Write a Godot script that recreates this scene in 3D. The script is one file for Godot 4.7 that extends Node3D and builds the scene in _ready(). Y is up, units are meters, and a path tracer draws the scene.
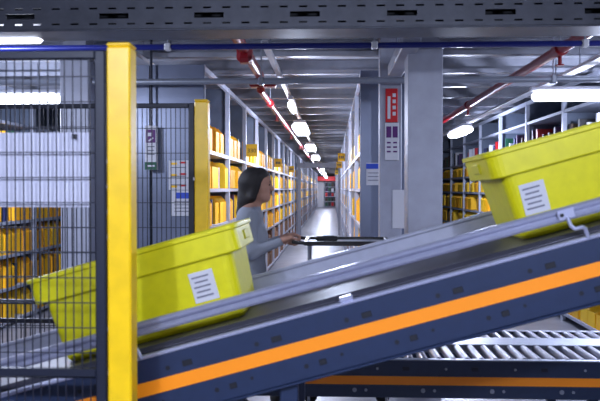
extends Node3D
# Warehouse: inclined tote conveyor behind a guard fence, picking aisles with yellow bins beyond.
# Units are metres; the aisles run along -Z, the conveyors along X.

var M := {}
var used := {}
var mesh_cache := {}
var rng := RandomNumberGenerator.new()
const ORD := ["first", "second", "third", "fourth", "fifth", "sixth", "seventh", "eighth", "ninth", "tenth", "eleventh", "twelfth", "thirteenth", "fourteenth", "fifteenth", "sixteenth", "seventeenth", "eighteenth", "nineteenth", "twentieth"]

func ordinal(i: int) -> String:
	if i < 20:
		return ORD[i]
	var n := i + 1
	var tens: Array = ["", "", "twenty", "thirty", "forty"]
	if n % 10 == 0:
		return "thirtieth" if n == 30 else "fortieth"
	return tens[n / 10] + "-" + ORD[n % 10 - 1]

# ---------------------------------------------------------------- naming helpers
func numbered(called: String) -> String:
	if not used.has(called):
		used[called] = 0
		return called
	used[called] += 1
	return "%s_%03d" % [called, used[called]]

func tag(o: Node, label: String, category: String, group := ""):
	o.set_meta("label", label)
	o.set_meta("category", category)
	if group != "":
		o.set_meta("group", group)
	return o

func thing(called: String, label: String, category: String, at := Vector3.ZERO, turn := 0.0, group := "") -> Node3D:
	var o := Node3D.new()
	o.name = numbered(called)
	add_child(o)
	o.position = at
	o.rotation.y = turn
	tag(o, label, category, group)
	return o

func part(called: String, mesh: Mesh, m: Material, parent: Node, at := Vector3.ZERO, rot := Vector3.ZERO) -> MeshInstance3D:
	var o := MeshInstance3D.new()
	o.name = called
	o.mesh = mesh
	o.material_override = m
	o.position = at
	o.rotation = rot
	parent.add_child(o, true)
	return o

func struct(called: String, mesh: Mesh, m: Material, at := Vector3.ZERO) -> MeshInstance3D:
	var o := MeshInstance3D.new()
	o.name = numbered(called)
	o.mesh = mesh
	o.material_override = m
	o.position = at
	add_child(o)
	o.set_meta("kind", "structure")
	return o

# ---------------------------------------------------------------- mesh helpers
func mb() -> SurfaceTool:
	var st := SurfaceTool.new()
	st.begin(Mesh.PRIMITIVE_TRIANGLES)
	return st

func tri(st: SurfaceTool, a: Vector3, b: Vector3, c: Vector3, outward: Vector3):
	var n := (b - a).cross(c - a)
	if n.length_squared() < 1e-16:
		return
	n = n.normalized()
	if n.dot(outward) < 0.0:
		n = -n
	else:
		var t := b
		b = c
		c = t
	for p: Vector3 in [a, b, c]:
		st.set_normal(n)
		st.add_vertex(p)

func quad(st: SurfaceTool, a: Vector3, b: Vector3, c: Vector3, d: Vector3, outward: Vector3):
	tri(st, a, b, c, outward)
	tri(st, a, c, d, outward)

# box with chamfered edges
func bx(st: SurfaceTool, c: Vector3, s: Vector3, bev := 0.0, basis := Basis.IDENTITY):
	var h := s * 0.5
	var e: float = minf(bev, minf(h.x, minf(h.y, h.z)) * 0.95)
	var f := func(v: Vector3) -> Vector3: return c + basis * v
	for ax in 3:
		var u := (ax + 1) % 3
		var w := (ax + 2) % 3
		for sg: float in [-1.0, 1.0]:
			var q := []
			for k: Array in [[-1, -1], [1, -1], [1, 1], [-1, 1]]:
				var v := Vector3.ZERO
				v[ax] = sg * h[ax]
				v[u] = k[0] * (h[u] - e)
				v[w] = k[1] * (h[w] - e)
				q.append(f.call(v))
			var nn := Vector3.ZERO
			nn[ax] = sg
			quad(st, q[0], q[1], q[2], q[3], basis * nn)
	if e <= 0.0:
		return
	for ax in 3:
		var u := (ax + 1) % 3
		var w := (ax + 2) % 3
		for su: float in [-1.0, 1.0]:
			for sw: float in [-1.0, 1.0]:
				var q := []
				for k: Array in [[-1, 0], [1, 0], [1, 1], [-1, 1]]:
					var v := Vector3.ZERO
					v[ax] = k[0] * (h[ax] - e)
					v[u] = su * (h[u] - (e if k[1] == 1 else 0.0))
					v[w] = sw * (h[w] - (0.0 if k[1] == 1 else e))
					q.append(f.call(v))
				var nn := Vector3.ZERO
				nn[u] = su
				nn[w] = sw
				quad(st, q[0], q[1], q[2], q[3], basis * nn)
	for sx: float in [-1.0, 1.0]:
		for sy: float in [-1.0, 1.0]:
			for sz: float in [-1.0, 1.0]:
				tri(st, f.call(Vector3(sx * h.x, sy * (h.y - e), sz * (h.z - e))), f.call(Vector3(sx * (h.x - e), sy * h.y, sz * (h.z - e))), f.call(Vector3(sx * (h.x - e), sy * (h.y - e), sz * h.z)), basis * Vector3(sx, sy, sz))

func box(s: Vector3, bev := 0.0) -> Mesh:
	var key := "%s %s" % [s, bev]
	if not mesh_cache.has(key):
		var st := mb()
		bx(st, Vector3.ZERO, s, bev)
		mesh_cache[key] = st.commit()
	return mesh_cache[key]

# round tube along a polyline
func tube(st: SurfaceTool, pts: Array, r: float, n := 10, cap := true):
	var rings := []
	for i in pts.size():
		var p: Vector3 = pts[i]
		var d: Vector3
		if i == 0:
			d = pts[1] - p
		elif i == pts.size() - 1:
			d = p - pts[i - 1]
		else:
			d = (pts[i + 1] - p).normalized() + (p - pts[i - 1]).normalized()
		d = d.normalized()
		var up := Vector3.UP if absf(d.y) < 0.9 else Vector3.RIGHT
		var a := d.cross(up).normalized()
		var b := a.cross(d).normalized()
		var ring := []
		for k in n:
			var t := TAU * k / n
			ring.append([p + (a * cos(t) + b * sin(t)) * r, a * cos(t) + b * sin(t)])
		rings.append(ring)
	for i in rings.size() - 1:
		for k in n:
			var A: Array = rings[i][k]
			var B: Array = rings[i][(k + 1) % n]
			var C: Array = rings[i + 1][(k + 1) % n]
			var D: Array = rings[i + 1][k]
			var fl: bool = (B[0] - A[0]).cross(C[0] - A[0]).dot(A[1] + B[1]) > 0.0
			var tris: Array = [[A, C, B], [A, D, C]] if fl else [[A, B, C], [A, C, D]]
			for tr: Array in tris:
				for v: Array in tr:
					st.set_normal(v[1])
					st.add_vertex(v[0])
	if cap:
		for e: int in [0, rings.size() - 1]:
			var o: Vector3 = pts[0] - pts[1] if e == 0 else pts[-1] - pts[-2]
			for k in range(1, n - 1):
				tri(st, rings[e][0][0], rings[e][k][0], rings[e][k + 1][0], o)

func rod(a: Vector3, b: Vector3, r: float, n := 10) -> Mesh:
	var st := mb()
	tube(st, [a, b], r, n)
	return st.commit()

# rings of equal count joined into a skin (flat shaded); inside=true flips the outward guess
func rrect(hx: float, hz: float, r: float, y: float, seg := 5) -> Array:
	var out := []
	var cs: Array = [[1, 1, 0.0], [-1, 1, PI / 2], [-1, -1, PI], [1, -1, 1.5 * PI]]
	for c: Array in cs:
		for k in seg + 1:
			var t: float = c[2] + PI / 2 * k / seg
			out.append(Vector3(c[0] * (hx - r) + cos(t) * r, y, c[1] * (hz - r) + sin(t) * r))
	return out

func loft(st: SurfaceTool, rings: Array):
	for i in rings.size() - 1:
		var A: Array = rings[i]
		var B: Array = rings[i + 1]
		var n := A.size()
		for k in n:
			var a: Vector3 = A[k]
			var b: Vector3 = A[(k + 1) % n]
			var c: Vector3 = B[(k + 1) % n]
			var d: Vector3 = B[k]
			# the ring runs from +x to +z: outward for a rising skin
			var nn := (c - a).cross(b - a) if (b - a).cross(c - a).length() > 1e-9 else (d - a).cross(c - a)
			nn = (d - a).cross(b - a)
			if nn.length() < 1e-12:
				nn = (c - b).cross(b - a)
			quad(st, a, b, c, d, nn)

func lid(st: SurfaceTool, ring: Array, outward: Vector3):
	for k in range(1, ring.size() - 1):
		tri(st, ring[0], ring[k], ring[k + 1], outward)

# ---------------------------------------------------------------- materials
func noise_tex(seed_: int, freq: float, lo: Color, hi: Color, size := 256, octaves := 4) -> NoiseTexture2D:
	var n := FastNoiseLite.new()
	n.seed = seed_
	n.frequency = freq
	n.fractal_octaves = octaves
	var t := NoiseTexture2D.new()
	t.width = size
	t.height = size
	t.seamless = true
	t.noise = n
	var g := Gradient.new()
	g.set_color(0, lo)
	g.set_color(1, hi)
	t.color_ramp = g
	return t

func mat(c: Color, rough := 0.6, metal := 0.0, tex: Texture2D = null, scale := 1.0) -> StandardMaterial3D:
	var m := StandardMaterial3D.new()
	m.albedo_color = c
	m.roughness = rough
	m.metallic = metal
	if tex:
		m.albedo_texture = tex
		m.uv1_triplanar = true
		m.uv1_world_triplanar = true
		m.uv1_scale = Vector3.ONE * scale
	return m

func glow(c: Color, e: float) -> StandardMaterial3D:
	var m := StandardMaterial3D.new()
	m.albedo_color = Color(0.9, 0.9, 0.92)
	m.emission_enabled = true
	m.emission = c
	m.emission_energy_multiplier = e
	return m

func materials():
	var fine := noise_tex(3, 0.03, Color(0.93, 0.93, 0.93), Color(1, 1, 1))
	var worn := noise_tex(9, 0.012, Color(0.84, 0.84, 0.84), Color(1, 1, 1), 512, 5)
	var conc := noise_tex(17, 0.008, Color(0.78, 0.78, 0.8), Color(1, 1, 1), 512, 5)
	M.floor = mat(Color(0.50, 0.50, 0.53), 0.38, 0.0, conc, 0.4)
	M.deck = mat(Color(0.74, 0.75, 0.78), 0.6, 0.0, fine, 0.7)
	M.joist = mat(Color(0.56, 0.57, 0.61), 0.45, 0.1, worn, 0.6)
	M.wall = mat(Color(0.52, 0.53, 0.57), 0.7, 0.0, fine, 0.5)
	M.beam = mat(Color(0.36, 0.37, 0.41), 0.45, 0.2, worn, 0.9)
	M.column = mat(Color(0.62, 0.63, 0.68), 0.5, 0.0, fine, 0.8)
	M.galv = mat(Color(0.62, 0.64, 0.69), 0.38, 0.6, fine, 1.5)
	M.shelf = mat(Color(0.70, 0.72, 0.78), 0.42, 0.15, fine, 1.2)
	M.back = mat(Color(0.40, 0.44, 0.51), 0.42, 0.25, worn, 0.7)
	M.blue_pipe = mat(Color(0.05, 0.10, 0.42), 0.35)
	M.red_pipe = mat(Color(0.52, 0.04, 0.09), 0.35)
	M.conduit = mat(Color(0.55, 0.57, 0.61), 0.4, 0.4)
	M.track = mat(Color(0.78, 0.78, 0.80), 0.45)
	M.fence = mat(Color(0.08, 0.10, 0.17), 0.5, 0.0, fine, 3.0)
	M.post = mat(Color(1.0, 0.81, 0.04), 0.38, 0.0, noise_tex(5, 0.02, Color(0.93, 0.93, 0.93), Color(1, 1, 1)), 2.0)
	M.board = mat(Color(0.82, 0.82, 0.88), 0.7)
	M.panel = mat(Color(0.12, 0.175, 0.29), 0.42, 0.0, fine, 2.0)
	M.orange = mat(Color(1.0, 0.57, 0.0), 0.5)
	M.edge = mat(Color(0.74, 0.75, 0.84), 0.3, 0.5)
	M.rail = mat(Color(0.62, 0.63, 0.71), 0.3, 0.4, fine, 3.0)
	M.guard = mat(Color(0.66, 0.67, 0.74), 0.35, 0.2, fine, 2.0)
	M.belt = mat(Color(0.20, 0.20, 0.24), 0.42, 0.0, fine, 6.0)
	M.slot = mat(Color(0.03, 0.04, 0.08), 0.6)
	M.steel = mat(Color(0.60, 0.60, 0.64), 0.3, 0.9)
	M.tote = mat(Color(0.86, 0.83, 0.02), 0.42, 0.0, noise_tex(7, 0.02, Color(0.94, 0.94, 0.94), Color(1, 1, 1)), 3.0)
	M.tote_inside = mat(Color(0.80, 0.77, 0.02), 0.5)
	M.paper = mat(Color(0.78, 0.78, 0.80), 0.8)
	M.ink = mat(Color(0.45, 0.45, 0.50), 0.8)
	M.purple = mat(Color(0.32, 0.08, 0.38), 0.6)
	M.green = mat(Color(0.0, 0.30, 0.20), 0.6)
	M.sign_red = mat(Color(0.75, 0.04, 0.08), 0.55)
	M.sign_blue = mat(Color(0.08, 0.25, 0.70), 0.55)
	M.sign_yellow = mat(Color(0.95, 0.75, 0.05), 0.55)
	M.bins = []
	for c: Color in [Color(1.0, 0.75, 0.06), Color(0.98, 0.69, 0.05), Color(1.0, 0.80, 0.12)]:
		M.bins.append(mat(c, 0.6))
	M.cartons = []
	for c: Color in [Color(0.50, 0.36, 0.26), Color(0.56, 0.42, 0.31), Color(0.44, 0.31, 0.24)]:
		M.cartons.append(mat(c, 0.85, 0.0, fine, 3.0))
	M.books = []
	for c: Color in [Color(0.85, 0.85, 0.88), Color(0.70, 0.08, 0.10), Color(0.12, 0.14, 0.30), Color(0.08, 0.30, 0.20), Color(0.78, 0.78, 0.80), Color(0.25, 0.12, 0.30), Color(0.30, 0.22, 0.16), Color(0.10, 0.10, 0.12)]:
		M.books.append(mat(c, 0.55))
	M.book_names = ["white", "red", "navy", "dark green", "pale grey", "plum", "brown", "black"]
	M.black = mat(Color(0.03, 0.03, 0.035), 0.35)
	M.lamp_body = mat(Color(0.80, 0.80, 0.83), 0.4)
	M.lamp = glow(Color(0.90, 0.93, 1.0), 5.0)
	M.hair = mat(Color(0.07, 0.05, 0.045), 0.7)
	M.eye = mat(Color(0.04, 0.03, 0.03), 0.2)
	M.body = mat(Color(1, 1, 1), 0.8)
	M.body.vertex_color_use_as_albedo = true

# ---------------------------------------------------------------- lamps
const SPILL := 0.5
const LAMP_TINT := Color(0.84, 0.88, 1.0)
func lamp(label: String, at: Vector3, length: float, along_x: bool, energy: float, drop := 0.0, wide := 0.12):
	var t := thing("batten_light", label, "light", at, 0.0 if along_x else PI / 2, "batten lights of the hall")
	part("housing", box(Vector3(length, 0.04, wide * 0.8), 0.01), M.lamp_body, t, Vector3(0, 0.075, 0))
	var st := mb()
	bx(st, Vector3.ZERO, Vector3(length - 0.02, 0.09, wide), 0.028)
	part("diffuser", st.commit(), M.lamp, t, Vector3(0, 0.008, 0))
	for s: float in [-1.0, 1.0]:
		part("end_cap", box(Vector3(0.02, 0.036, wide * 0.78), 0.006), M.lamp_body, t, Vector3(s * length * 0.5, 0.075, 0))
	if drop > 0.0:
		for s: float in [-0.35, 0.35]:
			part("hanger", rod(Vector3(s * length, 0.09, 0), Vector3(s * length, drop, 0), 0.006, 6), M.conduit, t)
	var l := AreaLight3D.new()
	l.name = "glow"
	l.area_size = Vector2(length, wide)
	l.light_color = LAMP_TINT
	l.light_energy = energy
	l.area_range = 80.0
	l.area_attenuation = 2.0
	l.shadow_enabled = true
	l.rotation = Vector3(-PI / 2, 0, 0)
	l.position = Vector3(0, -0.05, 0)
	t.add_child(l)
	# the clear diffuser also lets light out sideways and up
	var o := OmniLight3D.new()
	o.name = "spill"
	o.light_color = LAMP_TINT
	o.light_energy = energy * SPILL
	o.light_size = 0.06
	o.omni_range = 80.0
	o.omni_attenuation = 2.0
	o.shadow_enabled = true
	o.position = Vector3(0, -0.12, 0)
	t.add_child(o)
	return t

# ---------------------------------------------------------------- racks
func bin_mesh() -> Mesh:
	if not mesh_cache.has("bin"):
		var st := mb()
		var w := 0.215
		var h := 0.285
		var d := 0.42
		bx(st, Vector3(0, 0.004, -d / 2), Vector3(w, 0.008, d))
		bx(st, Vector3(0, h / 2, -d + 0.004), Vector3(w, h, 0.008))
		for s: float in [-1.0, 1.0]:
			# side wall with a cut-away front corner
			var x0: float = s * (w / 2 - 0.006)
			var x1: float = s * w / 2
			var prof: Array = [Vector2(0, 0), Vector2(0, 0.22), Vector2(-0.06, h), Vector2(-d, h), Vector2(-d, 0)]
			for k in 5:
				var p: Vector2 = prof[k]
				var q: Vector2 = prof[(k + 1) % 5]
				var e := q - p
				quad(st, Vector3(x0, p.y, p.x), Vector3(x1, p.y, p.x), Vector3(x1, q.y, q.x), Vector3(x0, q.y, q.x), Vector3(0, e.x, -e.y) * -1.0)
			for k in range(1, 4):
				tri(st, Vector3(x1, prof[0].y, prof[0].x), Vector3(x1, prof[k].y, prof[k].x), Vector3(x1, prof[k + 1].y, prof[k + 1].x), Vector3(s, 0, 0))
				tri(st, Vector3(x0, prof[0].y, prof[0].x), Vector3(x0, prof[k].y, prof[k].x), Vector3(x0, prof[k + 1].y, prof[k + 1].x), Vector3(-s, 0, 0))
		bx(st, Vector3(0, 0.11, -0.004), Vector3(w, 0.22, 0.008))
		mesh_cache["bin"] = st.commit()
	return mesh_cache["bin"]

const BAY := 1.6
const DEEP := 0.5
# a shelving bay: width along local x, front at local z = 0
func shelving(label: String, at: Vector3, turn: float, levels: Array, height: float, end_panel: int) -> Node3D:
	var t := thing("shelving_unit", label, "shelving", at, turn, "shelving bays of the picking aisles")
	for x: float in [0.016, BAY - 0.016]:
		part("upright", box(Vector3(0.03, height, 0.045)), M.shelf, t, Vector3(x, height / 2, -0.023))
	part("back_panel", box(Vector3(BAY - 0.004, height - 0.05, 0.012)), M.back, t, Vector3(BAY / 2, height / 2 + 0.02, -DEEP + 0.008))
	part("side_panel", box(Vector3(0.008, height - 0.05, DEEP - 0.07)), M.back, t, Vector3(BAY - 0.006, height / 2 + 0.02, -DEEP / 2 - 0.02))
	part("top_rail", box(Vector3(BAY - 0.064, 0.05, 0.03)), M.shelf, t, Vector3(BAY / 2, height - 0.027, -0.02))
	for y: float in levels:
		part("shelf", box(Vector3(BAY - 0.066, 0.035, DEEP - 0.03)), M.shelf, t, Vector3(BAY / 2, y - 0.0175, -DEEP / 2 + 0.008))
	if end_panel != 0:
		part("end_panel", box(Vector3(0.012, height, DEEP - 0.01), 0.002), M.end, t, Vector3(-0.007 if end_panel < 0 else BAY + 0.007, height / 2, -DEEP / 2))
	return t

func put(called: String, label: String, category: String, group: String, mesh: Mesh, m: Material, xf: Transform3D) -> MeshInstance3D:
	var o := MeshInstance3D.new()
	o.name = numbered(called)
	o.mesh = mesh
	o.material_override = m
	o.transform = xf
	add_child(o)
	tag(o, label, category, group)
	return o

# levels from the floor up, to name a shelf
const SHELF := ["lowest", "second", "third", "fourth", "fifth", "sixth", "seventh", "eighth"]

# fill: {bins: [level indices], cartons: [...], books: [...]}; near = bays with single things, the rest joined as stuff
func rack(which: String, face_x: float, facing: int, d0: float, bays: int, levels: Array, height: float, near: int, fill: Dictionary, skip: Callable):
	var turn := PI / 2 * facing
	var far_bins := [mb(), mb(), mb()]
	var far_cartons := [mb(), mb(), mb()]
	var far_items := []
	for k in M.books.size():
		far_items.append(mb())
	var have := {}
	for b in bays:
		var d := d0 + b * BAY
		var origin := Vector3(face_x, 0, -d) if facing > 0 else Vector3(face_x, 0, -d - BAY)
		shelving("grey shelving bay, %s along the %s" % [ordinal(b), which], origin, turn, levels, height, (0 if b > 0 else (-1 if facing > 0 else 1)))
		var base := Transform3D(Basis(Vector3.UP, turn), origin)
		for li in levels.size():
			var y: float = levels[li]
			var n := 6
			var slot := (BAY - 0.09) / n
			for k in n:
				var roll := rng.randf()
				var pick := rng.randi() % 3
				var bk: int = rng.randi() % M.books.size()
				var jit := rng.randf_range(-0.008, 0.008)
				var dep := rng.randf_range(0.0, 0.03)
				var hh := rng.randf_range(0.18, 0.29)
				var k2 := k if facing > 0 else n - 1 - k
				var x := 0.045 + slot * (k2 + 0.5) + jit
				var where := "%s along, %s shelf, %s bay, %s" % [ordinal(k), SHELF[li], ordinal(b), which]
				if skip.call(b, li, k):
					continue
				if fill.cartons.has(li):
					if roll < 0.9:
						var cx := base * Transform3D(Basis.from_scale(Vector3(0.225, hh, 0.40)), Vector3(x, y + hh / 2 + 0.001, -0.215 - dep))
						if b < near:
							put("carton", "brown carton " + where, "carton", "brown cartons on the low shelves", box(Vector3.ONE, 0.0), M.cartons[pick], cx)
						else:
							far_cartons[pick].append_from(box(Vector3.ONE, 0.0), 0, cx)
							have["c%d" % pick] = true
				elif fill.bins.has(li) and roll < fill.density:
					var tall: float = 1.0 if li + 1 >= levels.size() or levels[li + 1] - y > 0.33 else 0.7
					var xf := base * Transform3D(Basis.from_scale(Vector3(1, tall, 1)), Vector3(x, y + 0.001, -0.012 - dep))
					if b < near:
						put("picking_bin", "yellow bin " + where, "bin", "yellow picking bins on the shelves", bin_mesh(), M.bins[pick], xf)
					else:
						far_bins[pick].append_from(bin_mesh(), 0, xf)
						have["b%d" % pick] = true
				elif roll < 0.95:
					# a book or packet stored upright between the bins
					var w := rng.randf_range(0.03, 0.07)
					var bh: float = minf(rng.randf_range(0.2, 0.3), levels[li + 1] - y - 0.06 if li + 1 < levels.size() else 0.3)
					var cx := base * Transform3D(Basis.from_scale(Vector3(w, bh, 0.2)), Vector3(x + rng.randf_range(-0.06, 0.06), y + bh / 2 + 0.001, -0.14 - dep))
					if b < near:
						put("book", M.book_names[bk] + " book " + where, "book", "books standing on the shelves", box(Vector3.ONE, 0.0), M.books[bk], cx)
					else:
						far_items[bk].append_from(box(Vector3.ONE, 0.0), 0, cx)
						have["i%d" % bk] = true
	for k in 3:
		if have.has("b%d" % k):
			stuff("far_picking_bins", far_bins[k].commit(), M.bins[k], "%s yellow bins receding into the distance, %s" % [["amber", "deep", "pale"][k], which], "bins")
		if have.has("c%d" % k):
			stuff("far_cartons", far_cartons[k].commit(), M.cartons[k], "%s brown cartons receding into the distance, %s" % [["mid", "light", "dark"][k], which], "cartons")
	for k in M.books.size():
		if have.has("i%d" % k):
			stuff("far_books", far_items[k].commit(), M.books[k], "%s books receding into the distance, %s" % [M.book_names[k], which], "books")

func stuff(called: String, mesh: Mesh, m: Material, label: String, category: String):
	var o := MeshInstance3D.new()
	o.name = numbered(called)
	o.mesh = mesh
	o.material_override = m
	add_child(o)
	tag(o, label, category)
	o.set_meta("kind", "stuff")

# ---------------------------------------------------------------- fences
func fence(label: String, x0: float, x1: float, z: float, top: float, bottom: float, bars: Array, step_x: float, step_y: float, wire: float):
	var t := thing("wire_fence", label, "fence", Vector3((x0 + x1) / 2, 0, z))
	var w := x1 - x0
	for s: float in [-1.0, 1.0]:
		part("frame_post", box(Vector3(0.032, top - bottom, 0.03), 0.004), M.fence, t, Vector3(s * (w / 2 - 0.016), (top + bottom) / 2, 0))
	for y: float in [top - 0.012, bottom + 0.012] + bars:
		part("frame_bar", box(Vector3(w - 0.064, 0.024, 0.026), 0.003), M.fence, t, Vector3(0, y, 0))
	var st := mb()
	var n := int(w / step_x)
	for i in range(1, n):
		bx(st, Vector3(-w / 2 + i * w / n, (top + bottom) / 2, 0.004), Vector3(wire, top - bottom - 0.03, wire))
	var m := int((top - bottom) / step_y)
	for j in range(1, m):
		bx(st, Vector3(0, top - j * step_y, -0.002), Vector3(w - 0.05, wire, wire))
	var o := part("wire_mesh", st.commit(), M.fence, t)
	o.set_meta("kind", "stuff")
	return t

func fence_post(label: String, x: float, z: float, w: float, top: float, clips: Array):
	var t := thing("fence_post", label, "post", Vector3(x, 0, z), 0.0, "yellow guard fence posts")
	part("tube", box(Vector3(w, top - 0.012, w), 0.005), M.post, t, Vector3(0, (top - 0.012) / 2, 0))
	part("cap", box(Vector3(w + 0.002, 0.012, w + 0.002), 0.005), M.post, t, Vector3(0, top - 0.006, 0))
	part("foot_plate", box(Vector3(w + 0.09, 0.01, w + 0.09), 0.003), M.post, t, Vector3(0, 0.006, 0))
	for y: float in clips:
		var c := part("clip", box(Vector3(0.012, 0.022, 0.02), 0.003), M.steel, t, Vector3(-w / 2 - 0.004, y, w / 2 - 0.02))
		part("screw", rod(Vector3(0, 0, 0.008), Vector3(0, 0, 0.014), 0.005, 8), M.steel, c)
	return t

# ---------------------------------------------------------------- totes
func tote(label: String, s_mid: float, frame: Transform3D, label_at: Vector2):
	var t := thing("tote", label, "tote", Vector3.ZERO, 0.0, "yellow totes riding the conveyor")
	t.transform = frame * Transform3D(Basis.IDENTITY, Vector3(s_mid, 0.0245, -0.345))
	var H := 0.315
	var hx := 0.375
	var hz := 0.225
	# body: outer skin, base, inner skin
	var st := mb()
	var b0 := rrect(hx - 0.058, hz - 0.035, 0.04, 0.0)
	var b1 := rrect(hx - 0.050, hz - 0.028, 0.04, 0.012)
	var b2 := rrect(hx - 0.034, hz - 0.016, 0.04, H - 0.085)
	var i2 := rrect(hx - 0.040, hz - 0.022, 0.036, H - 0.02)
	var i0 := rrect(hx - 0.062, hz - 0.036, 0.036, 0.01)
	loft(st, [b0, b1, b2, rrect(hx - 0.034, hz - 0.016, 0.04, H - 0.02)])
	lid(st, b0, Vector3.DOWN)
	loft(st, [i2, i0])
	lid(st, i0, Vector3.UP)
	part("body", st.commit(), M.tote, t)
	# deep collar round the top, with a rolled lip
	st = mb()
	loft(st, [rrect(hx - 0.033, hz - 0.015, 0.04, H - 0.092), rrect(hx - 0.004, hz - 0.004, 0.045, H - 0.092), rrect(hx - 0.001, hz - 0.001, 0.045, H - 0.088), rrect(hx, hz, 0.045, H - 0.018), rrect(hx + 0.008, hz + 0.008, 0.05, H - 0.014), rrect(hx + 0.008, hz + 0.008, 0.05, H - 0.003), rrect(hx + 0.004, hz + 0.004, 0.047, H), rrect(hx - 0.034, hz - 0.018, 0.036, H), rrect(hx - 0.0395, hz - 0.0215, 0.036, H - 0.02)])
	part("collar", st.commit(), M.tote, t)
	# handle recess at each end
	for e: float in [-1.0, 1.0]:
		part("hand_hold", box(Vector3(0.008, 0.035, 0.12), 0.003), M.tote_inside, t, Vector3(e * (hx + 0.001), H - 0.05, 0))
	# paper label on the near side
	var lean := atan(0.055)
	var lb := part("label", box(Vector3(0.085, 0.105, 0.002)), M.paper, t, Vector3(label_at.x, label_at.y, hz - 0.0145 - (H - 0.085 - label_at.y) * 0.055), Vector3(lean, 0, 0))
	for k in 5:
		part("printed_line", box(Vector3(0.06 - 0.012 * (k % 2), 0.006, 0.001)), M.ink, lb, Vector3(-0.004, 0.035 - k * 0.017, 0.0014))
	return t

# ---------------------------------------------------------------- implicit body (surface nets)
func field(bones: Array, cell: float, k_smooth: float, colour: Callable, st: SurfaceTool):
	var lo := Vector3.ONE * 1e9
	var hi := Vector3.ONE * -1e9
	for b: Array in bones:
		for p: Vector3 in [b[0], b[1]]:
			var r: float = maxf(b[2], b[3])
			lo = lo.min(p - Vector3.ONE * r)
			hi = hi.max(p + Vector3.ONE * r)
	lo -= Vector3.ONE * cell * 3
	hi += Vector3.ONE * cell * 3
	var nx := int((hi.x - lo.x) / cell) + 2
	var ny := int((hi.y - lo.y) / cell) + 2
	var nz := int((hi.z - lo.z) / cell) + 2
	var g := PackedFloat32Array()
	g.resize(nx * ny * nz)
	g.fill(1.0)
	for b: Array in bones:
		var a: Vector3 = b[0]
		var c: Vector3 = b[1]
		var ra: float = b[2]
		var rb: float = b[3]
		var kk: float = b[4] if b.size() > 4 else k_smooth
		var m: float = maxf(ra, rb) + kk + cell * 2
		var p0 := (a.min(c) - Vector3.ONE * m - lo) / cell
		var p1 := (a.max(c) + Vector3.ONE * m - lo) / cell
		var ab := c - a
		var l2 := maxf(ab.length_squared(), 1e-9)
		for z in range(maxi(0, int(p0.z)), mini(nz, int(p1.z) + 1)):
			for y in range(maxi(0, int(p0.y)), mini(ny, int(p1.y) + 1)):
				var row := (z * ny + y) * nx
				for x in range(maxi(0, int(p0.x)), mini(nx, int(p1.x) + 1)):
					var q := lo + Vector3(x, y, z) * cell - a
					var t := clampf(q.dot(ab) / l2, 0.0, 1.0)
					var d := (q - ab * t).length() - lerpf(ra, rb, t)
					var o := g[row + x]
					var h := kk - absf(o - d)
					g[row + x] = minf(o, d) - (h * h / (4.0 * kk) if h > 0.0 else 0.0)
	var vid := {}
	var vs: Array[Vector3] = []
	var ns: Array[Vector3] = []
	var sx := 1
	var sy := nx
	var sz := nx * ny
	var offs := [0, sx, sy, sx + sy, sz, sx + sz, sy + sz, sx + sy + sz]
	var crn: Array[Vector3] = [Vector3(0, 0, 0), Vector3(1, 0, 0), Vector3(0, 1, 0), Vector3(1, 1, 0), Vector3(0, 0, 1), Vector3(1, 0, 1), Vector3(0, 1, 1), Vector3(1, 1, 1)]
	var edges := [[0, 1], [2, 3], [4, 5], [6, 7], [0, 2], [1, 3], [4, 6], [5, 7], [0, 4], [1, 5], [2, 6], [3, 7]]
	for z in nz - 1:
		for y in ny - 1:
			for x in nx - 1:
				var i := (z * ny + y) * nx + x
				var f0 := g[i]
				if absf(f0) > cell * 2.5:
					continue
				var cnt := 0
				for o: int in offs:
					if g[i + o] < 0.0:
						cnt += 1
				if cnt == 0 or cnt == 8:
					continue
				var s := Vector3.ZERO
				var m := 0
				for e: Array in edges:
					var va := g[i + offs[e[0]]]
					var vb := g[i + offs[e[1]]]
					if (va < 0.0) != (vb < 0.0):
						s += crn[e[0]].lerp(crn[e[1]], va / (va - vb))
						m += 1
				vid[i] = vs.size()
				vs.append(lo + (Vector3(x, y, z) + s / m) * cell)
				ns.append(Vector3(g[i + sx] + g[i + sx + sy] + g[i + sx + sz] + g[i + 7 * 0 + sx + sy + sz] - g[i] - g[i + sy] - g[i + sz] - g[i + sy + sz], g[i + sy] + g[i + sx + sy] + g[i + sy + sz] + g[i + sx + sy + sz] - g[i] - g[i + sx] - g[i + sz] - g[i + sx + sz], g[i + sz] + g[i + sx + sz] + g[i + sy + sz] + g[i + sx + sy + sz] - g[i] - g[i + sx] - g[i + sy] - g[i + sx + sy]).normalized())
	for i: int in vid:
		var s0 := g[i] < 0.0
		for ax in 3:
			var st_: int = [sx, sy, sz][ax]
			if (g[i + st_] < 0.0) == s0:
				continue
			var u: int = [sy, sz, sx][ax]
			var w: int = [sz, sx, sy][ax]
			if not (vid.has(i - u) and vid.has(i - w) and vid.has(i - u - w)):
				continue
			var q := [vid[i], vid[i - u], vid[i - u - w], vid[i - w]]
			for tr: Array in [[0, 1, 2], [0, 2, 3]]:
				var ids: Array = [q[tr[0]], q[tr[1]], q[tr[2]]]
				var n: Vector3 = (vs[ids[1]] - vs[ids[0]]).cross(vs[ids[2]] - vs[ids[0]])
				if n.dot(ns[ids[0]]) > 0.0:
					ids.reverse()
				for id: int in ids:
					st.set_color(colour.call(vs[id]))
					st.set_normal(ns[id])
					st.add_vertex(vs[id])

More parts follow.
